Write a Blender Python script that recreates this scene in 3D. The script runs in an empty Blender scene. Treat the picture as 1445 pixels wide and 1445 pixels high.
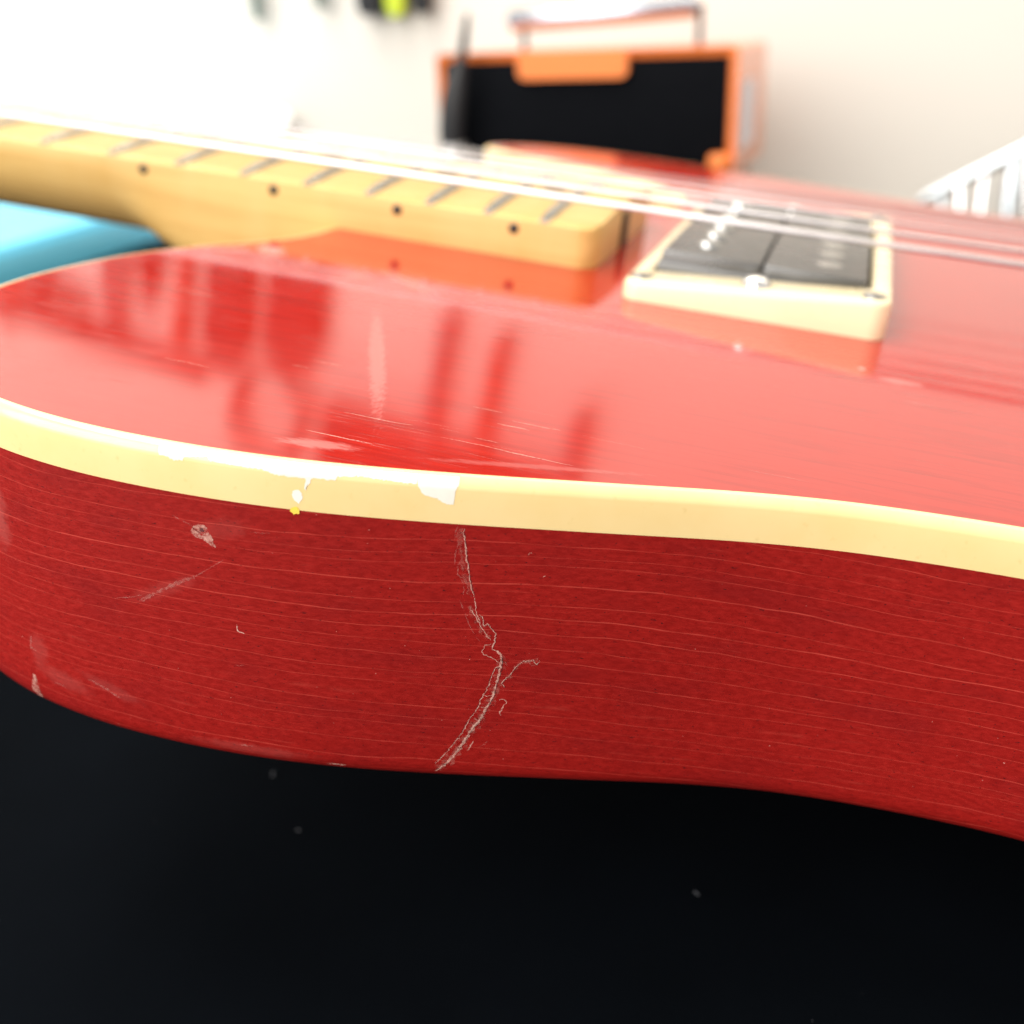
import bpy, bmesh, math, random
import numpy as np
from mathutils import Vector, Matrix
random.seed(7); np.random.seed(7)
SC = bpy.context.scene
COL = SC.collection

# ------------------------------------------------------------------ camera
cam_d = bpy.data.cameras.new('camera'); cam = bpy.data.objects.new('camera', cam_d); COL.objects.link(cam)
SC.camera = cam
cam_d.sensor_width = 36.0; cam_d.lens = 38.76; cam_d.clip_start = 0.005; cam_d.clip_end = 50
CAM_R = ((0.95387624, -0.09138097, 0.28595391), (0.29850389, 0.38983662, -0.87116177), (-0.03186771, 0.91633887, 0.39913347))
CAM_P = (0.51138777, -0.23306534, 0.12510061)
cam.matrix_world = Matrix([list(CAM_R[i]) + [CAM_P[i]] for i in range(3)] + [[0, 0, 0, 1]])
cam_d.dof.use_dof = True; cam_d.dof.focus_distance = 0.1265; cam_d.dof.aperture_fstop = 15.0

# ------------------------------------------------------------------ light (indoors: lamps, ambient and an added wall light)
w = bpy.data.worlds.new('World'); SC.world = w; w.use_nodes = True
w.node_tree.nodes['Background'].inputs[0].default_value = (1.0, 0.955, 0.90, 1)
w.node_tree.nodes['Background'].inputs[1].default_value = 0.82
def area(name, loc, target, sx, sy, power, col):
    d = bpy.data.lights.new(name, 'AREA'); d.shape = 'RECTANGLE'; d.size = sx; d.size_y = sy; d.energy = power; d.color = col
    o = bpy.data.objects.new(name, d); COL.objects.link(o); o.location = loc
    o.rotation_euler = (Vector(target) - Vector(loc)).to_track_quat('-Z', 'Y').to_euler()
    return o
area('room_lamp', (-0.30, -1.35, 0.92), (0.42, 0.2, 0.05), 2.0, 1.6, 52, (1.0, 0.965, 0.915))
area('ceiling_lamp', (-0.10, -0.05, 1.40), (0.15, 0.15, 0.0), 1.0, 0.5, 17, (1.0, 0.985, 0.96))
area('wall_fill', (0.50, 0.34, 0.80), (0.50, 0.458, 0.33), 1.6, 0.06, 5.0, (1.0, 0.87, 0.66))  # unseen strip added to brighten the wall mirrored in the guitar top
SC.view_settings.view_transform = 'Standard'; SC.view_settings.look = 'None'
SC.view_settings.exposure = 0.0; SC.view_settings.gamma = 1.0; SC.view_settings.use_curve_mapping = False
SC.render.engine = 'CYCLES'
cy = SC.cycles; cy.max_bounces = 6; cy.diffuse_bounces = 3; cy.glossy_bounces = 4; cy.transparent_max_bounces = 6; cy.transmission_bounces = 2; cy.caustics_reflective = False; cy.caustics_refractive = False
# ------------------------------------------------------------------ helpers (all modelling numbers are millimetres)
MM = 0.001
def link(name, me, mat=None, parent=None, smooth=True):
    o = bpy.data.objects.new(name, me); COL.objects.link(o)
    if mat is not None and not me.materials: me.materials.append(mat)
    if parent is not None: o.parent = parent
    if smooth:
        me.polygons.foreach_set('use_smooth', [True] * len(me.polygons))
    return o
def mesh(name, V, F, mat=None, parent=None, smooth=True, sharp=None):
    me = bpy.data.meshes.new(name)
    me.from_pydata([(v[0]*MM, v[1]*MM, v[2]*MM) for v in V], [], F); me.update()
    o = link(name, me, mat, parent, smooth)
    if smooth and sharp: me.set_sharp_from_angle(angle=math.radians(sharp))
    return o
def tag(o, label, cat, group=None):
    o['label'] = label; o['category'] = cat
    if group: o['group'] = group
    return o
def thing(name, label, cat, loc=(0, 0, 0), rot=(0, 0, 0), group=None):
    o = bpy.data.objects.new(name, None); COL.objects.link(o); o.empty_display_size = 0.02
    o.location = [c*MM for c in loc]; o.rotation_euler = rot
    return tag(o, label, cat, group)
def structure(o): o['kind'] = 'structure'; return o
def box(cx, cy, cz, sx, sy, sz, bev=0, seg=3):
    """returns V,F of a bevelled box, mm"""
    bm = bmesh.new(); bmesh.ops.create_cube(bm, size=1)
    bmesh.ops.scale(bm, vec=(sx, sy, sz), verts=bm.verts)
    if bev: bmesh.ops.bevel(bm, geom=bm.edges[:], offset=bev, segments=seg, profile=0.5, affect='EDGES')
    bmesh.ops.translate(bm, vec=(cx, cy, cz), verts=bm.verts)
    bm.verts.index_update()
    V = [tuple(v.co) for v in bm.verts]; F = [[v.index for v in f.verts] for f in bm.faces]; bm.free()
    return V, F
def lathe(prof, n=20, axis='z', at=(0, 0, 0)):
    V = []; F = []
    for (r, h) in prof:
        for k in range(n):
            a = 2*math.pi*k/n; c, s = r*math.cos(a), r*math.sin(a)
            if axis == 'z': v = (c, s, h)
            elif axis == 'y': v = (c, h, s)
            else: v = (h, c, s)
            V.append((v[0]+at[0], v[1]+at[1], v[2]+at[2]))
    m = len(prof)
    for i in range(m-1):
        for k in range(n):
            k2 = (k+1) % n; F.append([i*n+k, i*n+k2, (i+1)*n+k2, (i+1)*n+k])
    F.append(list(range(n))[::-1]); F.append([(m-1)*n+k for k in range(n)])
    return V, F
def tube(pts, rad, n=12):
    P = [Vector(q) for q in pts]; V = []; F = []
    for i, q in enumerate(P):
        t = (P[min(i+1, len(P)-1)] - P[max(i-1, 0)]).normalized()
        u = t.cross(Vector((0, 0, 1)) if abs(t.z) < .9 else Vector((1, 0, 0))).normalized(); v = t.cross(u)
        r = rad[i] if isinstance(rad, (list, tuple)) else rad
        for k in range(n):
            a = 2*math.pi*k/n; V.append(tuple(q + u*(r*math.cos(a)) + v*(r*math.sin(a))))
    for i in range(len(P)-1):
        for k in range(n):
            k2 = (k+1) % n; F.append([i*n+k, i*n+k2, (i+1)*n+k2, (i+1)*n+k])
    F.append(list(range(n))[::-1]); F.append([(len(P)-1)*n+k for k in range(n)])
    return V, F
def loft(rings, cap=True):
    n = len(rings[0]); V = [q for r in rings for q in r]; F = []
    for i in range(len(rings)-1):
        for k in range(n):
            k2 = (k+1) % n; F.append([i*n+k, i*n+k2, (i+1)*n+k2, (i+1)*n+k])
    if cap: F.append(list(range(n))[::-1]); F.append([(len(rings)-1)*n+k for k in range(n)])
    return V, F
def join(*vf):
    V = []; F = []
    for v, f in vf:
        b = len(V); V += v; F += [[i+b for i in q] for q in f]
    return V, F
def rrect(cx, cy, sx, sy, r, n=6):
    out = []
    for (qx, qy, a0) in ((1, 1, 0), (-1, 1, 90), (-1, -1, 180), (1, -1, 270)):
        for k in range(n+1):
            a = math.radians(a0 + 90*k/n)
            out.append((cx + qx*(sx/2-r) + r*math.cos(a), cy + qy*(sy/2-r) + r*math.sin(a)))
    return out

# ------------------------------------------------------------------ materials
class NT:
    def __init__(s, name):
        s.m = bpy.data.materials.new(name); s.m.use_nodes = True; s.t = s.m.node_tree; s.b = s.t.nodes['Principled BSDF']; s.out = s.t.nodes['Material Output']
    def n(s, typ, **kw):
        x = s.t.nodes.new(typ)
        for k, v in kw.items(): setattr(x, k, v)
        return x
    def l(s, a, b): s.t.links.new(a, b)
    def val(s, sock, v):
        if hasattr(v, 'is_output') or isinstance(v, bpy.types.NodeSocket): s.l(v, sock)
        else: sock.default_value = v
    def math(s, op, a, b=0.0, c=0.0, clamp=False):
        x = s.n('ShaderNodeMath', operation=op, use_clamp=clamp)
        for i, v in enumerate((a, b, c)): s.val(x.inputs[i], v)
        return x.outputs[0]
    def sep(s, v): x = s.n('ShaderNodeSeparateXYZ'); s.l(v, x.inputs[0]); return x.outputs
    def comb(s, a, b, c=0.0):
        x = s.n('ShaderNodeCombineXYZ')
        for i, v in enumerate((a, b, c)): s.val(x.inputs[i], v)
        return x.outputs[0]
    def noise(s, vec, scale, detail=3, rough=.55, dist=0.0):
        x = s.n('ShaderNodeTexNoise'); s.l(vec, x.inputs['Vector']); x.inputs['Scale'].default_value = scale
        x.inputs['Detail'].default_value = detail; x.inputs['Roughness'].default_value = rough; x.inputs['Distortion'].default_value = dist
        return x.outputs['Fac']
    def ramp(s, fac, lo, hi, a=0.0, b=1.0):
        x = s.n('ShaderNodeMapRange', interpolation_type='SMOOTHSTEP'); s.val(x.inputs[0], fac)
        for i, v in enumerate((lo, hi, a, b)): x.inputs[i+1].default_value = v
        return x.outputs[0]
    def mix(s, fac, a, b):
        x = s.n('ShaderNodeMix', data_type='RGBA'); s.val(x.inputs[0], fac)
        for sock, v in ((x.inputs[6], a), (x.inputs[7], b)):
            if isinstance(v, tuple): sock.default_value = (*v[:3], 1)
            else: s.l(v, sock)
        return x.outputs[2]
    def set(s, **kw):
        names = dict(col='Base Color', rough='Roughness', metal='Metallic', ior='IOR', spec='Specular IOR Level', coat='Coat Weight', coatr='Coat Roughness', coatior='Coat IOR', sheen='Sheen Weight', alpha='Alpha', trans='Transmission Weight', sss='Subsurface Weight')
        for k, v in kw.items():
            sock = s.b.inputs[names[k]]
            if isinstance(v, tuple): sock.default_value = (*v, 1)
            else: s.val(sock, v)
    def bump(s, h, strength, dist):
        x = s.n('ShaderNodeBump'); x.inputs['Strength'].default_value = strength; x.inputs['Distance'].default_value = dist
        s.l(h, x.inputs['Height']); s.l(x.outputs[0], s.b.inputs['Normal']); return x
    def obj(s, sx=1, sy=1, sz=1):
        c = s.n('ShaderNodeTexCoord'); mp = s.n('ShaderNodeMapping'); s.l(c.outputs['Object'], mp.inputs[0]); mp.inputs['Scale'].default_value = (sx, sy, sz); return mp.outputs[0]

def simple(name, col, rough=.5, metal=0.0, var=.12, scale=60, bump=0.0, **kw):
    t = NT(name); v = t.obj()
    f = t.noise(v, scale, 4)
    t.set(col=t.mix(f, tuple(c*(1-var) for c in col), tuple(min(1, c*(1+var)) for c in col)), metal=metal, **kw)
    t.set(rough=t.ramp(t.noise(v, scale*2.3, 3), .3, .7, max(.02, rough*.85), min(1, rough*1.15)))
    if bump: t.bump(t.noise(v, scale*12, 4), .4, bump*MM)
    return t.m

def ellipse(t, x, y, cx, cy, ax, ay, ang=0.0):
    c, s = math.cos(ang), math.sin(ang)
    dx = t.math('SUBTRACT', x, cx); dy = t.math('SUBTRACT', y, cy)
    p = t.math('DIVIDE', t.math('ADD', t.math('MULTIPLY', dx, c), t.math('MULTIPLY', dy, s)), ax)
    q = t.math('DIVIDE', t.math('SUBTRACT', t.math('MULTIPLY', dy, c), t.math('MULTIPLY', dx, s)), ay)
    return t.math('SQRT', t.math('ADD', t.math('MULTIPLY', p, p), t.math('MULTIPLY', q, q)))

def mat_side():
    t = NT('stained_maple_side')
    uv = t.n('ShaderNodeUVMap'); uv.uv_map = 'side'
    u, v, _ = t.sep(uv.outputs[0])                      # u: millimetres along the rim, v: millimetres of height
    P = t.comb(u, v)
    wob = t.math('MULTIPLY', t.noise(t.comb(t.math('MULTIPLY', u, .012), t.math('MULTIPLY', v, .02)), 1.0, 1), 7.0)
    wob2 = t.math('MULTIPLY', t.noise(t.comb(t.math('MULTIPLY', u, .07), t.math('MULTIPLY', v, .25), 3.0), 1.0, 2), 1.1)
    tilt = t.math('MULTIPLY', u, .012)
    vv = t.math('ADD', t.math('ADD', v, wob), t.math('ADD', wob2, tilt))
    gap = t.noise(t.comb(t.math('MULTIPLY', vv, .27), 7.0), 1.0, 1)
    ph = t.math('ADD', t.math('MULTIPLY', vv, .50), t.math('MULTIPLY', gap, 2.2))
    d = t.math('ABSOLUTE', t.math('SUBTRACT', t.math('FRACT', ph), .5))
    line = t.ramp(d, .0, .034, 1.0, 0.0)
    brk = t.ramp(t.noise(t.comb(t.math('MULTIPLY', u, .13), t.math('MULTIPLY', v, .9), 1.0), 1.0, 3), .40, .60)
    line = t.math('MULTIPLY', line, t.math('ADD', t.math('MULTIPLY', brk, .40), .28))
    ph2 = t.math('ADD', t.math('MULTIPLY', vv, .83), t.math('MULTIPLY', gap, 4.0))
    d2 = t.math('ABSOLUTE', t.math('SUBTRACT', t.math('FRACT', ph2), .5))
    brk2 = t.ramp(t.noise(t.comb(t.math('MULTIPLY', u, .16), t.math('MULTIPLY', v, .8), 9.0), 1.0, 3), .52, .7)
    line2 = t.math('MULTIPLY', t.ramp(d2, 0, .09, 1, 0), t.math('MULTIPLY', brk2, .18))
    line = t.math('MAXIMUM', line, line2)
    grain = t.noise(t.comb(t.math('MULTIPLY', u, .7), t.math('MULTIPLY', vv, 2.0)), 1.0, 4, .7)
    blotch = t.noise(t.comb(t.math('MULTIPLY', u, .06), t.math('MULTIPLY', v, .14), 4.0), 1.0, 3)
    base = t.mix(t.ramp(grain, .3, .72), (.215, .0066, .0055), (.305, .0098, .0076))
    base = t.mix(t.math('MULTIPLY', t.ramp(blotch, .45, .75), .45), base, (.15, .0055, .007))
    # fibrous, brighter figure
    fib = t.noise(t.comb(t.math('MULTIPLY', u, 1.3), t.math('MULTIPLY', v, 5.5), 2.0), 1.0, 3, .75)
    figz = t.ramp(t.noise(t.comb(t.math('MULTIPLY', u, .035), t.math('MULTIPLY', v, .16), 12.0), 1.0, 2), .5, .68)
    base = t.mix(t.math('MULTIPLY', t.ramp(fib, .53, .68), t.math('ADD', t.math('MULTIPLY', figz, .42), .07)), base, (.44, .030, .020))
    base = t.mix(line, base, (.54, .070, .050))
    # pores and ingrained dirt
    por = t.noise(t.comb(t.math('MULTIPLY', u, .75), t.math('MULTIPLY', v, 1.9), 5.0), 1.0, 4, .7)
    base = t.mix(t.math('MULTIPLY', t.ramp(por, .625, .72), .8), base, (.035, .004, .006))
    por2 = t.noise(t.comb(t.math('MULTIPLY', u, 2.2), t.math('MULTIPLY', v, 3.6), 8.0), 1.0, 2, .6)
    base = t.mix(t.math('MULTIPLY', t.ramp(por2, .645, .72), .8), base, (.035, .004, .006))
    # hazy scuffs in the lacquer, and a whitish highlight painted in with them
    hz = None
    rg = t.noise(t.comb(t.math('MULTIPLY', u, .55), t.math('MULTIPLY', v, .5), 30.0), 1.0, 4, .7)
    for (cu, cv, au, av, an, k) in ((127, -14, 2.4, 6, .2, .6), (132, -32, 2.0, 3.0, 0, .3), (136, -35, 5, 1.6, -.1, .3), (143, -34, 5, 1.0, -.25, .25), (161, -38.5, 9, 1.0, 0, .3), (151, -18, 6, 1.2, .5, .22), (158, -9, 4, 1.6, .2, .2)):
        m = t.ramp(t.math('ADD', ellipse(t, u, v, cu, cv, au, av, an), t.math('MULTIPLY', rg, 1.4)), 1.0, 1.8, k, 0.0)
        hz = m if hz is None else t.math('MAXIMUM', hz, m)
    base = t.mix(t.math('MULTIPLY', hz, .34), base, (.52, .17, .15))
    # dusty light specks
    sp = t.noise(t.comb(t.math('MULTIPLY', u, 1.9), t.math('MULTIPLY', v, 2.4), 21.0), 1.0, 2, .5)
    base = t.mix(t.math('MULTIPLY', t.ramp(sp, .765, .79), .7), base, (.7, .33, .28))
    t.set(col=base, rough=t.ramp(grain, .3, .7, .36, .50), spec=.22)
    h = t.math('ADD', t.math('MULTIPLY', line, .5), t.math('MULTIPLY', fib, .5))
    t.bump(fib, .30, .05*MM)
    return t.m

def mat_top():
    t = NT('cherry_lacquer_top')
    x, y, z = t.sep(t.obj(1000, 1000, 1000))
    P = t.comb(x, y)
    g = t.noise(t.comb(t.math('MULTIPLY', x, .05), t.math('MULTIPLY', y, .9)), 1.0, 5, .65)
    fine = t.noise(t.comb(t.math('MULTIPLY', x, .16), t.math('MULTIPLY', y, 4.5), 3.0), 1.0, 4, .65)
    col = t.mix(t.ramp(g, .3, .7), (.31, .0085, .0044), (.42, .0130, .0062))
    col = t.mix(t.math('MULTIPLY', t.ramp(fine, .6, .75), .3), col, (.28, .004, .004))
    # worn, scuffed places in the lacquer, plus a pale reflection streak painted in
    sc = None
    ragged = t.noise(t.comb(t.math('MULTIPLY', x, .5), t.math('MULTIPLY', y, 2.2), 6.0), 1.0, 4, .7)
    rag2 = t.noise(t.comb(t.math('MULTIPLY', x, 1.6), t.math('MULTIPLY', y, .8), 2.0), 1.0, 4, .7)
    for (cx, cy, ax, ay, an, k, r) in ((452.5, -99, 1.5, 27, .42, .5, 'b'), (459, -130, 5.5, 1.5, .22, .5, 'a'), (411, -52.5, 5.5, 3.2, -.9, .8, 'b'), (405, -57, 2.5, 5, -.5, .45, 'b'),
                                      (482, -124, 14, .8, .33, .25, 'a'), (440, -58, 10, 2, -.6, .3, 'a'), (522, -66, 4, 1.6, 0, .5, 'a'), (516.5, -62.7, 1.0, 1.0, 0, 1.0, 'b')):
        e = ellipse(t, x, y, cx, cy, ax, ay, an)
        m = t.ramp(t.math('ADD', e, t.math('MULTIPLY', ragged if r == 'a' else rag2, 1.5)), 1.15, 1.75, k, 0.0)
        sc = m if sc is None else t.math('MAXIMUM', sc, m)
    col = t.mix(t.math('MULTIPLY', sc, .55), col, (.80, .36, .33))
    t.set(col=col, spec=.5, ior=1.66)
    rr = t.ramp(t.noise(P, .06, 4), .3, .7, .055, .10)
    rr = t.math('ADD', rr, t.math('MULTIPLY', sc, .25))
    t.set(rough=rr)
    scr = t.noise(t.comb(t.math('MULTIPLY', x, .09), t.math('MULTIPLY', y, 3.0), 11.0), 1.0, 3, .6)
    h = t.math('ADD', t.math('MULTIPLY', t.ramp(scr, .62, .70), -.7), t.math('MULTIPLY', t.noise(P, .11, 2), 1.3))
    t.bump(h, .11, .035*MM)
    return t.m

def mat_flake(name, col, lo, hi, scale, amount, rough=.6):
    """bare patches in the finish: broken up by noise"""
    t = NT(name); v = t.obj(1000, 1000, 1000)
    f = t.ramp(t.noise(v, scale, 4, .7), lo, hi, 0.0, amount)
    t.set(col=t.mix(t.noise(v, scale*2, 2), tuple(c*.8 for c in col), col), rough=rough, alpha=f)
    return t.m

def mat_maple():
    t = NT('lacquered_maple')
    x, y, z = t.sep(t.obj(1000, 1000, 1000))
    g = t.noise(t.comb(t.math('MULTIPLY', x, .02), t.math('MULTIPLY', y, .5), t.math('MULTIPLY', z, .5)), 1.0, 5, .6)
    f = t.noise(t.comb(t.math('MULTIPLY', x, .25), t.math('MULTIPLY', y, 2.5), t.math('MULTIPLY', z, 2.5)), 1.0, 4, .6)
    band = t.noise(t.comb(t.math('MULTIPLY', x, .12), t.math('MULTIPLY', y, .02), t.math('MULTIPLY', z, .02)), 1.0, 2)
    col = t.mix(t.ramp(g, .3, .7), (.56, .345, .110), (.66, .435, .155))
    col = t.mix(t.math('MULTIPLY', t.ramp(f, .55, .75), .25), col, (.42, .24, .07))
    col = t.mix(t.math('MULTIPLY', t.ramp(band, .4, .7), .25), col, (.66, .47, .20))
    t.set(col=col, rough=.34, spec=.25)
    return t.m

def mat_binding():
    t = NT('aged_cream_binding'); v = t.obj(1000, 1000, 1000)
    n = t.noise(v, .09, 4); n2 = t.noise(v, .7, 3)
    col = t.mix(t.ramp(n, .3, .7), (.84, .62, .285), (.86, .655, .325))
    col = t.mix(t.math('MULTIPLY', t.ramp(n2, .62, .8), .3), col, (.62, .42, .14))
    t.set(col=col, rough=.22, spec=.5, coat=.35, coatr=.06)
    t.bump(t.noise(v, .35, 3), .2, .05*MM)
    return t.m

def mat_mat():
    t = NT('black_cloth'); v = t.obj(1000, 1000, 1000)
    n = t.noise(v, .03, 4); f = t.noise(v, 2.2, 4, .7)
    t.set(col=t.mix(n, (.0010, .0015, .0023), (.0024, .0035, .0054)), rough=.95, spec=.03)
    t.bump(t.math('ADD', f, t.math('MULTIPLY', t.noise(v, .02, 2), 5)), .5, .25*MM)
    return t.m

def mat_wall():
    t = NT('cream_painted_wall'); v = t.obj()
    n = t.noise(v, 2.0, 4)
    t.set(col=t.mix(n, (.66, .63, .575), (.70, .67, .615)), rough=.75)
    t.bump(t.noise(v, 160, 3), .25, .3*MM)
    return t.m

M = dict(
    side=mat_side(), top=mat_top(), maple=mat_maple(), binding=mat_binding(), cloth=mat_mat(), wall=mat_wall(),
    crack=mat_flake('bare_wood_crack', (.82, .47, .39), .28, .60, 3.0, .76), faint=mat_flake('faint_scratch', (.66, .28, .24), .35, .62, 2.4, .30),
    chipw=simple('bare_white_plastic', (.82, .80, .72), .5, var=.08, scale=700), chipy=simple('yellowed_lacquer_flake', (.86, .62, .09), .35, scale=900),
    dent=mat_flake('bare_dent', (.68, .33, .27), .34, .62, 1.6, .72), dentd=simple('dent_dirt', (.10, .02, .02), .7),
    fret=simple('nickel_fret', (.36, .36, .34), .26, 1.0, .06), string=simple('nickel_wound_string', (.64, .62, .64), .42, 1.0, .05),
    plainstring=simple('plain_steel_string', (.34, .33, .34), .35, 1.0, .05), dot=simple('black_dot_inlay', (.012, .010, .009), .4),
    ring=simple('cream_pickup_ring', (.82, .70, .45), .25, var=.04, coat=.3), bobbin=simple('black_bobbin_plastic', (.035, .034, .032), .30, bump=.01, ior=2.0),
    rackm=simple('galvanised_wire', (.58, .64, .68), .3, .9, .1), chrome=simple('chrome', (.80, .80, .81), .10, 1.0, .03), steel=simple('steel', (.46, .46, .45), .28, 1.0, .08), darkscrew=simple('dull_screw', (.22, .22, .22), .32, 1.0, .1),
    slot=simple('dark_slot', (.012, .008, .006), .8), bone=simple('bone_nut', (.75, .70, .58), .35),
    orange=simple('orange_enamel', (.88, .22, .05), .28, var=.05, coat=.3), blackpanel=simple('black_panel', (.004, .0045, .006), .9, spec=.05),
    orangetab=simple('orange_latch_plastic', (.85, .22, .04), .35, var=.04), sidepatch=simple('pale_lilac_patch', (.74, .71, .78), .5, var=.03),
    blackrub=simple('black_rubber', (.014, .014, .016), .45), greymetal=simple('grey_metal', (.30, .30, .30), .35, .8),
    blue=simple('sky_blue_plastic', (.15, .66, .95), .35, var=.06), white=simple('white_plastic', (.80, .80, .79), .4, var=.02),
    lime=simple('lime_fabric', (.50, .62, .03), .7), blackfab=simple('black_fabric', (.016, .017, .020), .85), green=simple('grey_green_handle', (.10, .14, .12), .5),
    redgrip=simple('red_grip', (.34, .07, .05), .5), greygrip=simple('grey_grip', (.16, .15, .15), .5), table=simple('white_table', (.74, .72, .68), .5, var=.03), foam=simple('black_foam', (.012, .012, .013), .95),
    halo=mat_flake('crushed_lacquer', (.55, .16, .13), .42, .70, 1.3, .42), lint=simple('pale_lint', (.045, .047, .055), .9), gap=simple('crack_shade', (.03, .004, .005), .9))  # gap: colour of the shadow lines painted beside the cracks

# ------------------------------------------------------------------ setting: table top, black cloth, wall
structure(mesh('table_top', *box(300, -350, -22, 3600, 1616, 40, 2), M['table'], smooth=False))
structure(mesh('wall', *box(200, 508, 1100, 5200, 100, 2400, 0), M['wall'], smooth=False))
def cloth():
    nx, ny = 90, 66; V = []; F = []
    for j in range(ny+1):
        for i in range(nx+1):
            x = -330 + 1500*i/nx; y = -560 + 990*j/ny
            z = .45*math.sin(x*.021+y*.013) + .35*math.sin(x*.047-y*.034+1.3) + .25*math.sin(y*.08+.6*math.sin(x*.03))
            V.append((x, y, min(z, .55) - .6))
    for j in range(ny):
        for i in range(nx):
            a = j*(nx+1)+i; F.append([a, a+1, a+nx+2, a+nx+1])
    b = len(V)                                                        # hem: the edge turns down to the table
    E = [i for i in range(nx+1)] + [j*(nx+1)+nx for j in range(1, ny+1)] + [ny*(nx+1)+i for i in range(nx-1, -1, -1)] + [j*(nx+1) for j in range(ny-1, 0, -1)]
    for e in E: V.append((V[e][0], V[e][1], -1.9))
    for k in range(len(E)):
        k2 = (k+1) % len(E); F.append([E[k2], E[k], b+k, b+k2])
    return V, F
mat_o = structure(mesh('black_cloth', *cloth(), M['cloth']))
lv = []
for (x, y, s) in [(415, -87, .9), (427, -100, .55), (495, -97, .7)] + [(random.uniform(330, 650), random.uniform(-180, -60), random.uniform(.08, .2)) for _ in range(24)]:
    a = random.uniform(0, 3.1); lv.append(box(0, 0, 0, s*1.5, s*.45, s*.3))
    V, F = lv[-1]; lv[-1] = ([(x+v[0]*math.cos(a)-v[1]*math.sin(a), y+v[0]*math.sin(a)+v[1]*math.cos(a), v[2]+.3) for v in V], F)
o = mesh('lint', *join(*lv), M['lint'], mat_o, smooth=False); o['kind'] = 'stuff'

# ------------------------------------------------------------------ the guitar. x: from the nut towards the bridge, y: away from the viewer, z: up from the top face
TILT = math.radians(7.4)                                              # the neck end is propped up, the tail of the body lies on the cloth
G = thing('electric_guitar', 'worn cherry red electric guitar with cream binding and maple neck lying on its back', 'guitar', (0, 0, 143), (0, TILT, 0))
CTRL=[(410.5,-28),(409.8,-36),(406.5,-45.5),(400.8,-54),(396.2,-62),(393,-70),(391,-78.5),(389.7,-87.5),(389.6,-97),(391.5,-108),(396.5,-119),(404.5,-128.3),(412.5,-133.8),(422,-137.3),(432.5,-138.8),(441.5,-138.7),(450,-137.9),(457.8,-136.5),(465.3,-134.6),(472.6,-132.3),(479.8,-129.8),(487.1,-127.1),(494.5,-124.4),(501.8,-121.6),(509.3,-119.1),(516.8,-117.1),(524.2,-115.8),(534.9,-114.5),(548,-114),(565,-116),(590,-124),(620,-138),(655,-153),(690,-161),(720,-159),(750,-146),(772,-120),(783,-85),(787,-40),(787,0),(787,40),(783,85),(772,120),(750,146),(720,159),(690,161),(655,153),(620,138),(590,126),(565,121),(545,120.5),(520,124),(497,129.5),(474,134),(457,138),(440.7,139),(424,138),(408,132.5),(398,124),(394.5,117),(398,111.5),(408,107.5),(427,100),(445,91),(458,82),(466,70),(467,56),(461,43),(449,28.5)]
def outline(step=1.2):
    P=np.array(CTRL,float)
    E=np.vstack([2*P[0]-P[1],P,2*P[-1]-P[-2]])
    D=[]
    for i in range(1,len(E)-2):
        a,b,c,d=E[i-1:i+3]
        for t in np.linspace(0,1,24,endpoint=False):
            D.append(.5*((2*b)+(-a+c)*t+(2*a-5*b+4*c-d)*t*t+(-a+3*b-3*c+d)*t**3))
    D.append(P[-1]);D=np.array(D)
    def resample(D,h):
        s=np.r_[0,np.cumsum(np.hypot(*np.diff(D,axis=0).T))]
        n=int(round(s[-1]/h));q=np.linspace(0,s[-1],n+1)
        return np.c_[np.interp(q,s,D[:,0]),np.interp(q,s,D[:,1])]
    D=resample(D,.4)
    k=np.exp(-.5*(np.arange(-30,31)*.4/3.5)**2);k/=k.sum()
    a=2*D[0]-D[30:0:-1];b=2*D[-1]-D[-2:-32:-1]
    E=np.vstack([a,D,b])
    S=np.c_[np.convolve(E[:,0],k,'valid'),np.convolve(E[:,1],k,'valid')]
    return resample(S,step)
def normals(O):
    T=np.gradient(O,axis=0);T/=np.linalg.norm(T,axis=1)[:,None]
    return np.c_[T[:,1],-T[:,0]]

O = outline(); N = normals(O); NP = len(O)
SA = np.r_[0, np.cumsum(np.hypot(*np.diff(O, axis=0).T))]
BR = 1.4; THICK, RO, BH = 41.2, 3.2, 5.4                                        # body thickness, back roundover, binding height
def inset(z):
    if z < -THICK+RO: return RO - math.sqrt(max(0.0, RO*RO - (-THICK+RO-z)**2))
    if z > -BR: return BR - math.sqrt(max(0.0, BR*BR-(min(z, 0)+BR)**2))
    return 0.0
def rim(s, z, off=0.0):
    x = np.interp(s, SA, O[:, 0]); y = np.interp(s, SA, O[:, 1]); nx = np.interp(s, SA, N[:, 0]); ny = np.interp(s, SA, N[:, 1])
    k = off - inset(z); nz = 0.0
    if z < -THICK+RO:
        a = (-THICK+RO-z)/RO; nz = -off*a
    return (x+nx*k, y+ny*k, z+nz)
def sweep(prof):
    V = []; F = []
    for (o_, z) in prof:
        for i in range(NP): V.append((O[i, 0]+N[i, 0]*o_, O[i, 1]+N[i, 1]*o_, z))
    for r in range(len(prof)-1):
        for i in range(NP):
            j = (i+1) % NP; F.append([r*NP+i, r*NP+j, (r+1)*NP+j, (r+1)*NP+i])
    return V, F
prof = [(-.6, -BH+.05), (0, -BH+.05)] + [(0, z) for z in (-9, -15, -21, -27, -33)] + [(-inset(-THICK+RO*(1-math.sin(a))), -THICK+RO*(1-math.sin(a))) for a in [math.pi/2*k/7 for k in range(8)]]
V, F = sweep(prof)
F.append([(len(prof)-1)*NP+i for i in range(NP)])
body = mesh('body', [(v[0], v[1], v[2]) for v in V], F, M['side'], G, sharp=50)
body['label'] = 'dark red stained side and back with cracked finish'
uvl = body.data.uv_layers.new(name='side')
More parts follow.
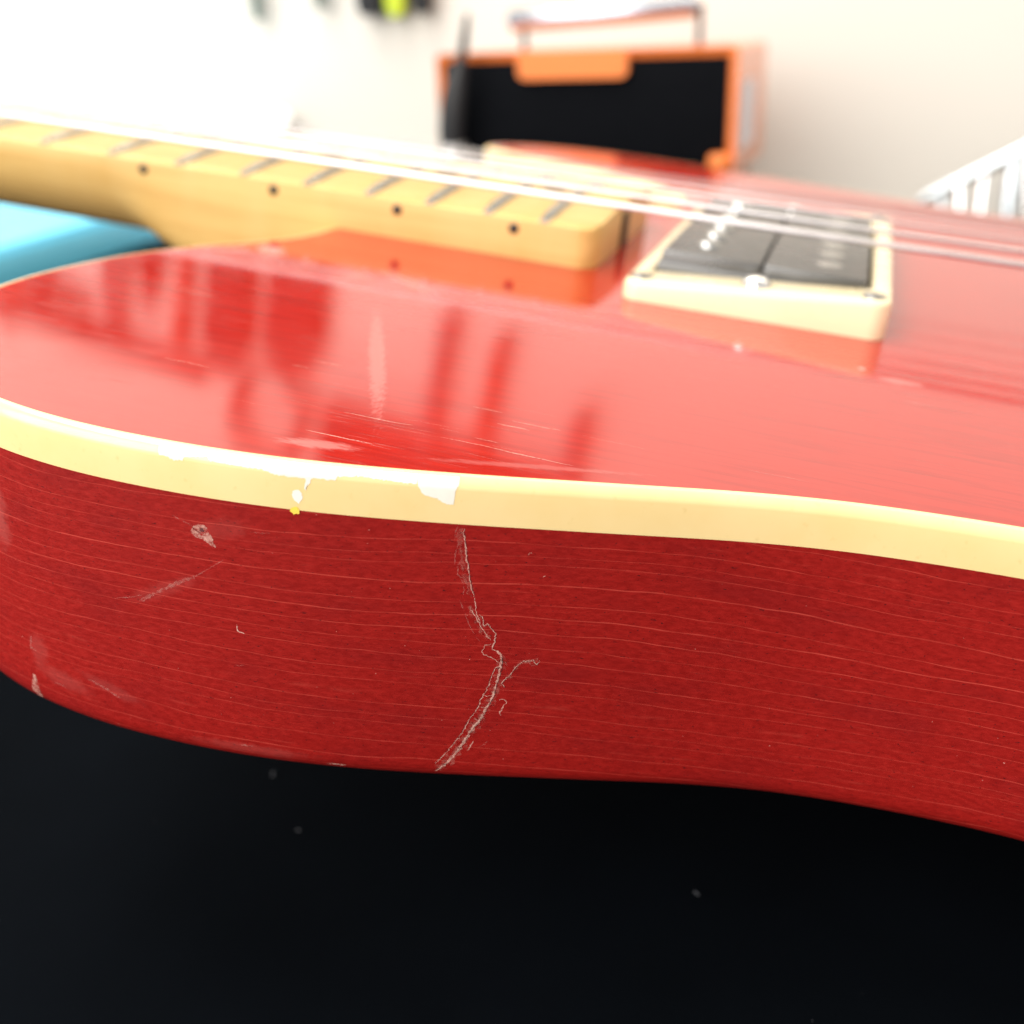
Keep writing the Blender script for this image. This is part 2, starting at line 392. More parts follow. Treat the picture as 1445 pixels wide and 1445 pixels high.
uvs = np.zeros((len(body.data.loops), 2)); lvi = np.zeros(len(body.data.loops), int); body.data.loops.foreach_get('vertex_index', lvi)
uvs[:, 0] = SA[lvi % NP]; zz = np.array([v[2] for v in V]); oo = np.array([q[0] for q in prof]).repeat(NP)
uvs[:, 1] = zz[lvi]
uvl.data.foreach_set('uv', uvs.ravel())
tp = [(O[i, 0]-N[i, 0]*1.46, O[i, 1]-N[i, 1]*1.46, -.025) for i in range(NP)]
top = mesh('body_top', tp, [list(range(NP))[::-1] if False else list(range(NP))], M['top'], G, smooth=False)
bpf = [(-.9, -BH), (.04, -BH), (.05, -BH+.12)] + [(.05, -2.6)] + [(.05-BR*(1.0-math.cos(a)), BR*(math.sin(a)-1.0)) for a in [math.pi/2*k/8 for k in range(9)]] + [(-1.43, -.008), (-1.5, -.06), (-1.5, -.6)]
V, F = sweep(bpf)
bind = mesh('binding', V, F, M['binding'], G, sharp=50)

# cracks, scratches and chips in the finish: (millimetres along the rim, millimetres of height)
CRACKS={
'main_up':[(184.85,-5.9),(184.72,-6.33),(184.89,-6.74),(185.08,-7.87),(185.3,-9.2),(185.51,-10.17),(185.83,-11.89),(186.14,-13.13),(186.44,-14.12),(186.54,-14.38)],
'mid':[(186.07,-15.62),(187.06,-17.24),(187.82,-18.55),(188.49,-19.53),(188.93,-19.94)],
'loop_a':[(187.31,-16.63),(187.67,-16.94),(187.96,-18.11),(188.34,-17.75),(188.98,-18.47),(189.4,-19.04),(189.34,-20.08),(189.14,-21.22)],
'main':[(189.14,-21.22),(189.67,-21.36),(190.15,-21.77),(190.34,-22.28),(190.37,-23.52),(190.24,-24.59),(190.0,-26.13),(189.76,-27.68),(189.4,-28.8),(189.02,-29.74),(188.39,-31.36),(187.85,-32.23),(187.25,-33.49),(186.66,-34.85),(185.92,-36.33),(184.87,-37.95),(183.71,-39.29)],
'par':[(190.29,-23.43),(189.72,-23.73),(189.38,-25.0),(189.2,-26.09),(188.95,-27.01),(188.38,-28.31),(188.16,-29.43),(187.71,-30.38),(187.18,-31.43),(186.41,-33.45),(185.46,-35.21),(184.49,-36.81),(183.63,-38.03)],
'loop_b':[(188.97,-20.42),(188.36,-20.66),(188.05,-21.38),(188.08,-21.81),(188.85,-22.2),(189.63,-22.59),(190.25,-22.99)],
'branch':[(194.81,-22.37),(194.5,-23.01),(194.06,-22.33),(193.41,-22.54),(192.89,-22.57),(192.48,-22.95),(192.15,-23.41),(191.45,-24.7),(190.91,-25.36),(190.65,-25.82),(191.0,-26.34)],
'loop_c':[(194.5,-23.01),(193.98,-23.04),(193.28,-22.72),(192.6,-22.68),(192.2,-23.14)],
'r1':[(188.54,-27.58),(189.16,-27.72),(189.75,-27.59)],
'r2':[(188.23,-29.33),(188.84,-29.39),(189.28,-29.18)],
'r3':[(187.9,-30.92),(188.31,-31.36)],
'sm1':[(190.55,-28.18),(191.22,-28.05),(191.49,-28.5),(191.09,-29.07),(190.71,-30.01),(190.97,-30.37)],
'sm2':[(188.0,-34.3),(187.75,-34.98),(187.35,-35.86)],
'sm3':[(188.69,-35.21),(189.2,-34.8),(189.7,-34.29)],
'up_l1':[(184.38,-7.56),(184.15,-8.43),(184.02,-9.42),(184.14,-10.4)],
'up_l2':[(184.61,-9.38),(184.75,-9.8),(184.48,-10.62),(184.55,-11.61),(184.99,-12.33),(185.3,-12.81),(185.34,-14.2)],
'up_l3':[(184.14,-5.65),(183.92,-6.39),(183.87,-7.24)],
'low_l':[(185.02,-14.95),(185.63,-16.41),(186.26,-18.06),(186.84,-19.04),(187.59,-20.2)],
'hair1':[(192.1,-8.67),(192.2,-8.36),(192.45,-8.28),(192.5,-8.48)],
'hair2':[(193.96,-11.32),(194.11,-11.11),(194.27,-11.14)],
'scr1':[(147.77,-20.37),(149.41,-19.07),(151.94,-17.38),(153.79,-16.2),(155.15,-15.36)],
'scr2':[(155.15,-15.36),(156.79,-14.04),(158.26,-12.84)],
'scr3':[(144.55,-20.72),(146.85,-19.99),(148.15,-19.36)],
'scr4':[(159.68,-20.99),(159.81,-21.89),(160.6,-22.1)],
'scr5':[(139.72,-33.54),(141.83,-33.95),(144.18,-34.95)],
'scr6':[(134.31,-35.81),(136.07,-36.08)],
'scr7':[(152.36,-8.25),(154.08,-8.83),(155.21,-9.38)],
'scr8':[(161.42,-8.8),(163.63,-8.63)],
'scr9':[(131.02,-30.32),(130.55,-32.13),(131.62,-32.26)],
'scr10':[(159.44,-26.51),(160.62,-26.46)],
'scr11':[(157.32,-33.58),(157.61,-34.24)],
'edge1':[(159.54,-38.04),(161.38,-37.98)],
'edge2':[(170.44,-39.43),(172.83,-39.41)],
}
CHIPS={
'blob':[(154.61,-10.1),(154.78,-9.31),(155.23,-8.83),(156.09,-8.77),(156.64,-9.28),(156.96,-10.14),(157.31,-10.84),(157.44,-11.44),(156.87,-11.29),(156.17,-10.74),(155.17,-10.46)],
'blobdark':[(155.65,-9.24),(156.02,-9.24),(156.12,-9.58),(155.77,-9.77)],
'ding':[(130.44,-36.03),(130.87,-36.23),(131.3,-37.93),(131.6,-39.62),(130.64,-39.53),(129.91,-38.89)],
'bl1':[(166.08,-3.65),(166.22,-3.14),(166.82,-2.94),(167.19,-3.35),(167.2,-4.08),(166.83,-4.57),(166.38,-4.35)],
'bl1b':[(167.41,-2.35),(167.77,-1.42),(168.36,-1.19),(168.07,-1.86),(167.71,-2.47),(167.46,-2.91)],
'yel':[(165.86,-5.57),(166.01,-5.22),(166.46,-4.92),(166.84,-5.2),(166.89,-5.82),(166.61,-5.72),(166.31,-6.01),(166.19,-5.81)],
'bl2':[(179.53,-0.47),(179.58,-1.27),(179.98,-1.89),(180.44,-2.26),(181.04,-2.37),(181.71,-2.48),(182.17,-2.85),(182.71,-3.13),(183.59,-3.06),(183.56,-2.66),(183.23,-2.11),(183.26,-1.46),(183.51,-0.79),(183.68,-0.13)],
'bl3':[(163.61,-0.43),(163.61,-1.39),(164.2,-1.47),(165.1,-1.51),(165.99,-1.52),(167.18,-1.54),(168.06,-1.46),(168.95,-1.33),(169.83,-1.42),(170.71,-1.35),(171.0,-0.89),(171.87,-0.55),(171.84,0.4),(167.75,0.42)],
'bl4':[(151.17,0.04),(151.25,-1.23),(152.39,-1.26),(152.67,-1.5),(153.94,-1.47),(154.16,-0.95),(156.62,-0.54),(157.16,-0.94),(159.35,-1.02),(162.59,-1.07),(163.92,-1.37),(163.93,0.76),(156.94,0.88)],
}

def smooth_line(P, h):
    P = np.array(P, float); s = np.r_[0, np.cumsum(np.hypot(*np.diff(P, axis=0).T))]
    n = max(2, int(s[-1]/h)); q = np.linspace(0, s[-1], n+1)
    return np.c_[np.interp(q, s, P[:, 0]), np.interp(q, s, P[:, 1])]
def ribbon(name, P, width, mat, jit=.05, par=None, taper=True):
    L = smooth_line(P, .22); n = len(L); L[1:-1] += np.random.normal(0, jit, (n-2, 2))
    T = np.gradient(L, axis=0); T /= np.linalg.norm(T, axis=1)[:, None]+1e-9; Q = np.c_[-T[:, 1], T[:, 0]]
    V = []; F = []
    for i in range(n):
        wv = width*random.uniform(.45, 1.25)*.5
        if taper: wv *= min(1, .35+min(i, n-1-i)*.25)
        for sg in (-1, 1):
            a = L[i]+Q[i]*wv*sg; V.append(rim(a[0], max(a[1], -THICK+.5), .035))
    for i in range(n-1): F.append([2*i, 2*i+1, 2*i+3, 2*i+2])
    return mesh(name, V, F, mat, par or body)
WID = dict(main=.25, main_up=.14, par=.11, loop_a=.14, branch=.13, mid=.12, scr1=.45, scr4=.22, scr5=.28, scr6=.25, ding=.4, scr9=.3, edge1=.25, edge2=.25)
FAINT = ('up_l1', 'up_l2', 'up_l3', 'low_l', 'scr1', 'scr2', 'scr3', 'scr7', 'scr8', 'scr9', 'scr10', 'scr11', 'sm3', 'scr5', 'scr6', 'edge1', 'loop_c')
for k, P in CRACKS.items():
    kind = 'scratch' if k.startswith('scr') or k.startswith('edge') else ('stray_hair' if k.startswith('hair') else 'finish_crack')
    ribbon(kind, P, WID.get(k, .12), M['faint'] if k in FAINT else M['crack'])
MA = np.array(CRACKS['main'])
ribbon('finish_crack', [(186.5, -14.3), (186.75, -15.2), (187.0, -16.6), (187.5, -17.6)], .12, M['crack']); ribbon('crushed_lacquer', MA[2:], 1.3, M['halo'], .12); ribbon('crushed_lacquer', np.array(CRACKS['main_up'])+(-.3, 0), .9, M['halo'], .1); ribbon('crushed_lacquer', np.array(CRACKS['branch']), .6, M['halo'], .1); ribbon('crushed_lacquer', np.array(CRACKS['mid']), .9, M['halo'], .1)
ribbon('finish_crack', MA[9:16]+(.16, .1), .26, M['crack'], .07)      # the wide splintered lower end of the long crack
ribbon('finish_crack', MA[12:17]+(-.22, -.1), .14, M['faint'], .07)
ribbon('crack_shade', MA[2:15]+(.14, -.02), .07, M['gap'], .04); ribbon('crack_shade', np.array(CRACKS['main_up'])+(.09, 0), .05, M['gap'], .03); ribbon('crack_shade', np.array(CRACKS['par'])[1:]+(-.07, 0), .045, M['gap'], .03)  # dark lines along the cracks: painted shadow that suggests depth
ribbon('crack_shade', np.array(CRACKS['loop_a'])+(.06, -.08), .05, M['gap'], .03); ribbon('crack_shade', np.array(CRACKS['branch'])+(.03, -.09), .05, M['gap'], .03)
for (s, z, a) in [(188.7, -28.9, .4), (188.1, -30.2, .2), (187.4, -31.9, .3), (186.6, -33.6, .5), (185.7, -35.6, .3), (189.5, -26.0, .2)]:
    ribbon('finish_crack', [(s-.35, z+a*.3), (s+.35, z-a*.2)], .10, M['faint'], .03)
def patch(name, P, mat, par, off, rag=.035, zmax=9):
    P = np.array(P, float); Q = smooth_line(np.vstack([P, P[:1]]), .16)[:-1]
    Q = Q + np.random.normal(0, rag, Q.shape); Q[:, 1] = np.minimum(Q[:, 1], zmax); c = Q.mean(0)
    rings = [Q, c+(Q-c)*.66, c+(Q-c)*.33]; V = []; F = []; n = len(Q)
    for R_ in rings:
        for q in R_: V.append(rim(q[0], max(min(q[1], zmax), -THICK+.4), off))
    V.append(rim(c[0], c[1], off))
    for r in range(2):
        for i in range(n):
            j = (i+1) % n; F.append([r*n+i, r*n+j, (r+1)*n+j, (r+1)*n+i])
    for i in range(n): F.append([2*n+i, 2*n+(i+1) % n, 3*n])
    return mesh(name, V, F, mat, par)
patch('finish_dent', CHIPS['blob'], M['dent'], body, .04, .05); patch('dent_dirt', CHIPS['blobdark'], M['dentd'], body, .07, .05)
patch('finish_dent', CHIPS['ding'], M['dent'], body, .04, .05)
patch('lacquer_chip', CHIPS['bl1'], M['chipw'], bind, .085); patch('lacquer_chip', CHIPS['bl1b'], M['chipw'], bind, .085, .04)
patch('lacquer_flake', CHIPS['yel'], M['chipy'], bind, .10)
def edge_chip(lo, off=.085):
    """strip of bare plastic along the binding's upper edge; lo: its ragged lower border"""
    L = smooth_line(lo, .14); L[:, 1] += np.random.normal(0, .05, len(L)); V = []; F = []; m = 16
    for (s, z) in L:
        for k in range(m): V.append(rim(s, z+(-.12-z)*k/(m-1), off))
    for i in range(len(L)-1):
        for k in range(m-1): F.append([i*m+k, i*m+k+1, (i+1)*m+k+1, (i+1)*m+k])
    return mesh('lacquer_chip', V, F, M['chipw'], bind)
edge_chip([(151.1, -.4), (151.25, -1.23), (152.39, -1.26), (152.67, -1.5), (153.94, -1.47), (154.16, -.95), (156.62, -.62), (157.16, -.94), (159.35, -1.02), (162.59, -1.07), (163.92, -1.37)])
edge_chip([(163.7, -1.39), (164.2, -1.47), (165.1, -1.51), (165.99, -1.52), (167.18, -1.54), (168.06, -1.46), (168.95, -1.33), (169.83, -1.42), (170.71, -1.35), (171.0, -.89), (173.5, -.7), (176, -.85), (179.4, -1.0)])

edge_chip([(179.45, -.5), (179.58, -1.27), (179.98, -1.89), (180.44, -2.26), (181.04, -2.37), (181.71, -2.48), (182.17, -2.85), (182.71, -3.13), (183.45, -3.06), (183.5, -2.66), (183.55, -1.5), (183.9, -.7)])
# fine scratches in the top lacquer, along the grain
for k in range(46):
    if k < 32: x0, y0 = random.uniform(440, 486), random.uniform(-131, -104)
    else: x0, y0 = random.uniform(405, 530), random.uniform(-128, -50)
    e = np.interp(x0, [405, 422, 442, 465, 500, 530], [-122, -133, -135, -131, -119, -111])
    if y0 < e: y0 = e+random.uniform(1, 6)
    Lg = random.uniform(1.5, 9); sl = random.gauss(-.01, .03); wd = random.uniform(.03, .085)
    q = [(x0+Lg*t, y0+Lg*t*sl+random.gauss(0, .05), wd*(.3+1.4*t*(1-t)*2)) for t in np.linspace(0, 1, 7)]
    V = []; F = []
    for (x, y, w_) in q: V += [(x, y-w_, -.012), (x, y+w_, -.012)]
    for i in range(6): F.append([2*i, 2*i+2, 2*i+3, 2*i+1])
    mesh('scratch', V, F, M['faint'] if k % 3 else M['crack'], top)
# ---- neck
SCALE = 647.7
fretx = lambda n: SCALE*(1-2**(-n/12))
HWN = lambda x: 21.0+7.0*max(x, 0)/455
ZF, RAD, XEND = 7.55, 241.0, 465.8
def board_z(x, y): return ZF + (HWN(x)**2 - y*y)/(2*RAD)
def ss(a, b, x): t = min(1, max(0, (x-a)/(b-a))); return t*t*(3-2*t)
def neck_ring(x):
    hw = HWN(x); rc = 4.0
    if x > XEND-rc: hw = hw-rc+math.sqrt(max(0, rc*rc-(x-(XEND-rc))**2))
    h = ss(358, 392, x); b = (17.0+2.0*x/400)*(1-h)+22.5*h; n = 2.25*(1-h)+9*h
    R_ = []
    m = 16
    for k in range(m+1):
        y = -hw+.9+(2*hw-1.8)*k/m; R_.append((x, y, board_z(x, y)))
    R_.append((x, hw-.25, board_z(x, hw)-.28))
    for k in range(33):
        a = math.pi*k/32; c, s = math.cos(a), math.sin(a)
        R_.append((x, hw*math.copysign(abs(c)**(2/n), c), ZF-1.2-b*abs(s)**(2/n)))
    R_.append((x, -hw+.25, board_z(x, hw)-.28))
    return R_
xs = list(np.arange(0, 350, 10)) + list(np.arange(350, 400, 2.5)) + list(np.arange(400, 458, 5)) + [XEND-4*(1-math.sin(math.pi/2*k/8)) for k in range(9)]
neck = mesh('neck', *loft([neck_ring(x) for x in xs]), M['maple'], G, sharp=42)
def fret_mesh(x):
    hw = HWN(x)-.35; V = []; F = []; m = 14; pr = [(-1.2, -.25)]+[(-1.2*math.cos(math.pi*k/6), .95*math.sin(math.pi*k/6)) for k in range(7)]+[(1.2, -.25)]
    for j in range(m+1):
        y = -hw+2*hw*j/m; lo = .45 if j in (0, m) else 1.0
        yy = y + (.5 if j == 0 else -.5 if j == m else 0)*0
        for (a, z) in pr: V.append((x+a*(1 if lo == 1 else .75), yy, board_z(x, y)+z*lo))
    n = len(pr)
    for j in range(m):
        for k in range(n-1): F.append([j*n+k, j*n+k+1, (j+1)*n+k+1, (j+1)*n+k])
    F.append(list(range(n))); F.append([m*n+k for k in range(n)][::-1])
    return V, F
for k in range(1, 22): mesh('fret', *fret_mesh(fretx(k)), M['fret'], neck, sharp=60)
for k in (3, 5, 7, 9, 15, 17, 19, 21):
    x = (fretx(k)+fretx(k-1))/2; hw = HWN(x)
    mesh('side_dot', *lathe([(0.2, -.5), (1.05, -.5), (1.05, .06), (.2, .07)], 14, 'y', (x, 0, 0)), M['dot'], neck).location = (0, -hw*MM, (ZF-2.05)*MM)
    o = mesh('face_dot', *lathe([(0.2, -.5), (3.1, -.5), (3.1, .0), (.2, .01)], 24, 'z', (x, 0, board_z(x, 0)+.03)), M['dot'], neck)
bpy.context.view_layer.update()
for o in list(neck.children):
    if o.name.startswith('side_dot'): o.scale = (1, -1, 1)
mesh('truss_rod_slot', *box(XEND+.05, -2.0, 3.1, .4, 6.0, 8.0, .1, 1), M['slot'], neck)
mesh('nut', *box(-1.7, 0, 9.2, 3.4, 42, 7.5, .6), M['bone'], neck)
hs = [(-3, -21), (-3, 21), (-20, 27), (-60, 36), (-110, 34), (-150, 30), (-172, 18), (-176, 0), (-165, -18), (-130, -30), (-60, -34), (-20, -27)]
mesh('headstock', [(x, y, 5) for x, y in hs]+[(x, y, -9.5) for x, y in hs], [list(range(12))[::-1], list(range(12, 24))]+[[i, (i+1) % 12, 12+(i+1) % 12, 12+i] for i in range(12)], M['maple'], G, smooth=False)
# ---- strings
DIA = [1.17, .92, .68, .46, .34, .26]
for i in range(6):
    a = (-1, -17.5+7*i, 10.9); b = (647.7, -26+10.4*i, 12.2)
    crown = (RAD*0+1)*(1.3-((i-2.5)/2.5)**2*1.3)
    pts = [tuple(a[k]+(b[k]-a[k])*t+(crown*.8 if k == 2 else 0) for k in range(3)) for t in (0, .25, .5, .75, 1)]
    mesh('string', *tube(pts, DIA[i]/2, 10), M['string'] if i < 4 else M['plainstring'], G)
# ---- neck pickup with its tapered mounting ring
RX0, RX1, RY = 474.7, 519.7, 45.2
RZ = lambda x: 3.3+(6.6-3.3)*(x-RX0)/(RX1-RX0)
cx = (RX0+RX1)/2; sx = RX1-RX0
def ring_loop(dx, r, zf): return [(x, y, zf(x)) for x, y in rrect(cx, 0, sx-dx, 2*RY-dx, r, 8)]
L0 = [ring_loop(0, 3.2, lambda x: .02), ring_loop(0, 3.2, lambda x: RZ(x)-1.0), ring_loop(.35, 3.1, lambda x: RZ(x)-.42), ring_loop(1.0, 2.9, lambda x: RZ(x)-.1), ring_loop(2.0, 2.6, lambda x: RZ(x))]
inn = lambda d, z: [(x, y, z(x)) for x, y in rrect(cx, 0, 38.0-d, 71.5-d, 2.0, 8)]
L0 += [inn(-.8, lambda x: RZ(x)), inn(0, lambda x: RZ(x)-.4), inn(0, lambda x: .03)]
ring = mesh('pickup_ring', *loft(L0, cap=False), M['ring'], G, sharp=55)
def screw(name, x, y, z, r, h, mat, par, slot=True):
    o = mesh(name, *lathe([(r*.98, -1.2), (r, -.1), (r*.93, h*.45), (r*.6, h*.88), (.15, h)], 18, 'z', (x, y, z)), mat, par, sharp=60)
    return o
for x in (477.6, 516.8):
    for y in (-41.4, 41.4): screw('ring_screw', x, y, RZ(x), 2.1, .55, M['darkscrew'], ring)
for y in (-40.6, 40.6):
    screw('height_screw', cx, y, RZ(cx), 2.5, 1.7, M['chrome'], ring)
pick = mesh('pickup', *box(cx, 0, 1.2, 37.0, 68.5, 8.0, .4), M['bobbin'], G, sharp=40); pick['label'] = 'black double coil humbucking pickup'
for c0, kind in ((cx-9.1, 'pole_screw'), (cx+9.1, 'pole_slug')):
    coil = mesh('coil_bobbin', *box(c0, 0, 4.4, 17.7, 67.0, 5.6, .35), M['bobbin'], pick, sharp=40)
    for k in range(6):
        y = (-2.5+k)*9.8
        if kind == 'pole_screw': screw('pole_screw', c0-1.6, y, 7.2, 2.35, 1.15, M['steel'], pick)
        else: mesh('pole_slug', *lathe([(2.4, 6.6), (2.4, 7.22), (2.2, 7.32), (.1, 7.33)], 18, 'z', (c0+2.0, y, 0)), M['steel'], pick, sharp=40)
# ---- bridge, beyond the right edge of the view
br = mesh('bridge_plate', *box(662, 0, 1.0, 84, 82, 2.0, .8), M['chrome'], G, sharp=40)
for i in range(6): mesh('saddle', *box(651, -26+10.4*i, 6.8, 12, 9.4, 9.6, 1.2), M['chrome'], br, sharp=40)

# ------------------------------------------------------------------ things on the table
nr = thing('neck_rest', 'black foam neck rest propping up the guitar neck', 'neck rest', (100, 0, 0))
mesh('base', *box(0, 0, 6, 90, 140, 12, 4), M['blackrub'], nr, sharp=40)
mesh('cushion', *box(0, 0, 63, 60, 90, 101, 10), M['foam'], nr, sharp=40)

case = thing('orange_case', 'orange metal case with black front panel and chrome bar handle behind the guitar', 'case', (382.6, 280, 65.9)); case.scale = (.4746,)*3
def case_shell():
    bm = bmesh.new(); bmesh.ops.create_cube(bm, size=1); bmesh.ops.scale(bm, vec=(290, 268, 120), verts=bm.verts); bmesh.ops.translate(bm, vec=(0, 134, 47), verts=bm.verts)
    fr = [f for f in bm.faces if f.normal.y < -.9]
    bmesh.ops.bevel(bm, geom=[e for e in bm.edges if not any(f in fr for f in e.link_faces)], offset=5, segments=3, profile=.5, affect='EDGES')
    fr = [f for f in bm.faces if f.normal.y < -.9]
    bmesh.ops.inset_region(bm, faces=fr, thickness=7.0); bmesh.ops.translate(bm, vec=(0, 3, 0), verts=list({v for f in fr for v in f.verts}))
    bm.verts.index_update(); V = [tuple(v.co) for v in bm.verts]; F = [[v.index for v in f.verts] for f in bm.faces]; bm.free(); return V, F
mesh('shell', *case_shell(), M['orange'], case, sharp=40)
mesh('front_panel', *box(0, 1.6, 47, 275.2, 2, 105.2, .5), M['blackpanel'], case, sharp=40)
tabp = [(x, z) for x, z in rrect(-8, 95, 106, 25, 7, 5)]
mesh('latch_tab', [(x, -6, z) for x, z in tabp]+[(x, 4, z) for x, z in tabp], [list(range(len(tabp))), [len(tabp)+i for i in range(len(tabp))][::-1]]+[[(i+1) % len(tabp), i, len(tabp)+i, len(tabp)+(i+1) % len(tabp)] for i in range(len(tabp))], M['orangetab'], case, sharp=40)
M['bluechrome'] = simple('silver_handle', (.46, .52, .62), .22, 1.0, .05)
hd = mesh('handle', *tube([(-92, 70, 132), (-88, 70, 134), (0, 70, 137), (92, 70, 141), (97, 70, 140)], [5, 10, 10, 10, 5], 16), M['bluechrome'], case, sharp=50)
for x in (-76, 99): mesh('handle_post', *lathe([(3, 0), (3, 27 if x < 0 else 34), (4.2, 28 if x < 0 else 35), (2, 30 if x < 0 else 37)], 12, 'z', (x, 70, 106)), M['blackrub'], case, sharp=50)
for x in (-128, 132): mesh('corner_clip', *box(x, 4, 7, 20, 26, 15, 5), M['orangetab'], case, sharp=40)
mesh('side_patch', *box(145.3, 95, 44, .6, 120, 62, 0), M['sidepatch'], case, smooth=False)  # pale lilac patch on the right side of the case

tl = thing('standing_tool', 'black tapered hand tool with thin tip standing in front of the orange case', 'tool', (324, 269.5, 58.9)); tl.scale = (.4746,)*3
mesh('stand', *lathe([(24, 0), (24, 10), (17, 24), (15, 38), (13, 41)], 20), M['greymetal'], tl, sharp=40)
def ov(z, cxx, a, b): return [(cxx+a*math.cos(2*math.pi*k/16), b*math.sin(2*math.pi*k/16), z) for k in range(16)]
mesh('grip', *loft([ov(35, -2, 11, 7), ov(55, -1, 13, 8), ov(77, 2, 13, 8), ov(97, 6, 11, 7), ov(113, 11, 7, 5), ov(123, 14, 4.5, 4)]), M['blackrub'], tl, sharp=40)
mesh('tip', *loft([ov(121, 14, 4.5, 4), ov(137, 17, 4, 3.4), ov(153, 20, 2.8, 2.5), ov(157, 20.5, 1, 1)]), M['blackrub'], tl, sharp=40)

tag(mesh('black_box', *box(379, 335, 29.5, 134, 128, 58.8, 3), simple('black_card', (.03, .03, .03), .8), smooth=True, sharp=40), 'plain black box under the orange case, almost hidden by the guitar', 'box')
bb = thing('blue_bin', 'sky blue plastic bin with rounded corners below the maple neck', 'bin', (0, 0, 0))
def slab(cx_, cy_, w_, d_, r, z0, z1, ang, bev=3):
    def rg(z, e): 
        return [(cx_+x*math.cos(ang)-y*math.sin(ang), cy_+x*math.sin(ang)+y*math.cos(ang), z) for x, y in rrect(0, 0, w_-2*e, d_-2*e, r, 6)]
    return loft([rg(z0, 2), rg(z1-bev, 0), rg(z1-bev*.3, bev*.3), rg(z1, bev)])
mesh('tub', *slab(-190, 280, 486, 328, 24, .8, 22, math.radians(4), 3), M['blue'], bb, sharp=40)
mesh('lid', *slab(-190, 280, 482, 324, 22, 21, 25, math.radians(4), 2.5), M['blue'], bb, sharp=40)
ws = thing('white_panel', 'glossy white plastic panel leaning low against the wall left of the orange case', 'panel', (74, 438, 0))
o = mesh('sheet', *slab(0, 0, 146, 34, 8, -2, 4, 0, 2), M['white'], ws, sharp=40)
o.location = (0, 0, .084); o.rotation_euler = (math.radians(35), math.radians(11), 0)
mesh('support', *box(0, 8, 32, 110, 6, 64, 2), M['white'], ws, sharp=40)
rk = thing('wire_rack', 'pale silvery wire rack with sloping rail behind the guitar body', 'rack', (541, 400, 0))
mesh('rail', *tube([(-8, 0, 34), (-2, 0, 39), (46, 0, 65), (110, 0, 99)], [2, 3.2, 3.2, 3.2], 14), M['rackm'], rk, sharp=50)
for k in range(10):
    x = 4+10.5*k+random.uniform(-2, 2); r_ = random.uniform(1.6, 3.4)
    mesh('rod', *tube([(x, 0, x*.54+39), (x+random.uniform(-1, 3), -5, x*.5+26), (x+random.uniform(-3, 5), -9, 3)], [r_, r_*random.uniform(.7, 1.5), r_], 10), M['chrome' if k % 3 else 'rackm'], rk, sharp=50)
mesh('base_rail', *tube([(0, -9, 3), (106, -9, 3)], 3, 10), M['rackm'], rk, sharp=50)

# ------------------------------------------------------------------ things hung on the wall (wall face at y = 458)
def hang(name, label, x, zb, zt, parts):
    t = thing(name, label, 'hanging tool', (x, 449, zb), group='tools hung on the wall')
    mesh('hook', *tube([(0, 10, zt-zb+9), (0, -1, zt-zb+7), (0, -2, zt-zb+2)], 1.2, 8), M['greymetal'], t, sharp=50)
    for (nm, prof_, dep, mt) in parts:
        R_ = []
        for (z, xc, a) in prof_: R_.append([(xc+a*math.copysign(abs(math.cos(q))**.7, math.cos(q)), dep*math.copysign(abs(math.sin(q))**.7, math.sin(q)), z) for q in [2*math.pi*k/16 for k in range(16)]])
        mesh(nm, *loft(R_), M[mt], t, sharp=45)
    return t
hang('tool_pouch', 'black hanging pouch with lime green middle panel at the top of the view', 223, 136, 250, [
    ('side_panel', [(1, -15, 6), (5, -15, 8.5), (50, -17, 9.5), (95, -15, 10), (112, -12, 7)], 5, 'blackfab'),
    ('middle_panel', [(0, 2, 4), (5, 2, 6.5), (35, 2, 10), (95, 1, 9), (110, 0, 6)], 4, 'lime'),
    ('side_panel', [(1, 18.5, 3.5), (5, 18.5, 5.5), (50, 17.5, 9), (95, 15, 9), (112, 12, 7)], 5, 'blackfab')])
hang('screwdriver', 'slim grey green tool hanging left of the lime pouch, its tip just in view', 174, 142, 338, [
    ('shaft', [(0, 0, 2.5), (6, 0, 3.5), (100, 0, 4)], 2, 'green'), ('handle', [(98, 0, 12), (112, 2, 21), (180, 4, 23), (196, 4, 12)], 7, 'blackfab')])
hang('screwdriver', 'leftmost grey green tool hanging at the top of the view', 127, 137, 356, [
    ('shaft', [(0, 3, 2.5), (7, 2.5, 3.5), (120, 0, 4)], 2, 'green'), ('handle', [(116, 0, 8), (130, -2, 17), (195, 0, 19), (219, 0, 10)], 7, 'blackfab')])
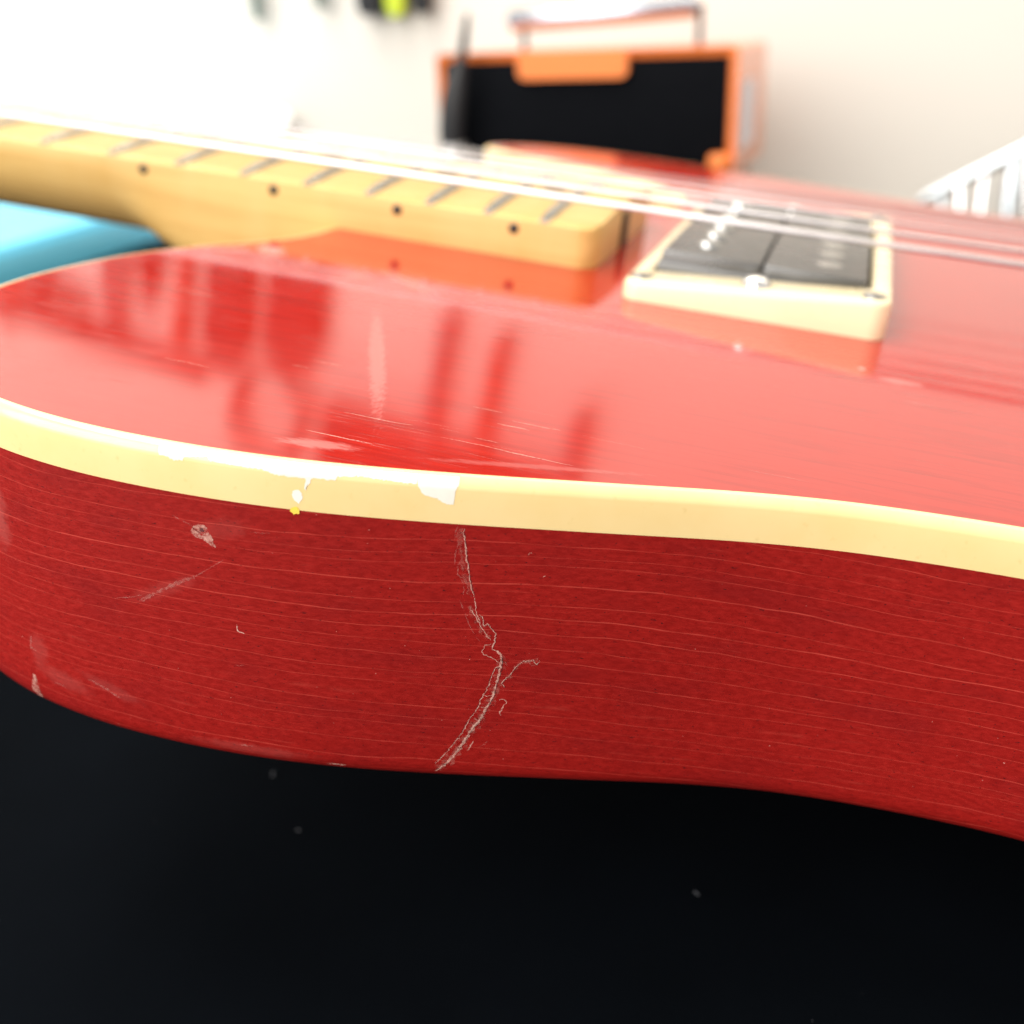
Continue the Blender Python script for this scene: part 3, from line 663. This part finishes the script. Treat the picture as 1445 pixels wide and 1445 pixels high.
for (x, zb, zt, wd, mt, lab) in ((89, 272, 352, 6, 'redgrip', 'slim red gripped tool hung beside the grey green screwdrivers'), (62, 270, 328, 9, 'blackfab', 'stubby black tool hung under the left rail'),
                                 (33, 285, 362, 11, 'greygrip', 'long grey handled tool hung under the left rail'), (-2, 330, 362, 12, 'green', 'short grey green tool hung under the left rail'),
                                 (-29, 318, 366, 9, 'blackfab', 'black tool second from the left end of the rail'), (-60, 305, 378, 14, 'redgrip', 'leftmost red tool hung on the wall'),
                                 (289, 262, 362, 7, 'greygrip', 'thin dark grey rod tool hung right of the lime pouch'), (328, 268, 360, 6, 'redgrip', 'thin red handled tool hung above the orange case'),
                                 (393, 304, 362, 8, 'greygrip', 'rightmost thin grey tool hung on the wall')):
    H = zt-zb
    if wd >= 9: P_ = [('grip', [(0, -wd*.8, wd*.22), (5, -wd*.75, wd*.34), (H*.45, -wd*.55, wd*.38), (H*.72, -wd*.2, wd*.3)], min(5, wd), mt), ('grip', [(random.uniform(2, 8), wd*.7, wd*.2), (9, wd*.72, wd*.33), (H*.45, wd*.5, wd*.36), (H*.72, wd*.2, wd*.3)], min(5, wd), mt), ('jaw', [(H*.66, 0, wd*.55), (H*.8, 0, wd*.7), (H, random.uniform(-3, 3), wd*.25)], 4, 'blackfab')]
    else: P_ = [('handle', [(0, 0, wd*.5), (6, 0, wd*.9), (H*.5, 0, wd*.7), (H*.85, 0, wd), (H, 0, wd*.5)], min(6, wd), mt)]
    hang('hanging_tool', lab, x, zb, zt, P_)
cc = thing('reflection_cable', 'black coiled cable, unseen, added for an irregular dark reflection in the guitar top', 'cable', (168, 449, 340), group='tools hung on the wall')  # added out of view to give a looped dark reflection
for k in range(3):
    mesh('coil', *tube([((23+3*k)*math.sin(2*math.pi*q/40), -3.5*k+2, 36+4*k+(34+4*k)*math.cos(2*math.pi*q/40)) for q in range(41)], 2.0, 8), M['blackrub'], cc)
rl = mesh('tool_rail', *box(305, 452, 400, 190, 10, 84, 2), M['blackfab'], smooth=False)
tag(rl, 'dark board fixed on the wall above the thin hanging tools', 'board')
rl = mesh('tool_rail', *box(15, 453, 366, 190, 8, 16, 2), M['blackfab'], smooth=False)
rl.rotation_euler = (0, 0, 0); tag(rl, 'narrow dark rail on the wall holding the left row of tools', 'rail')
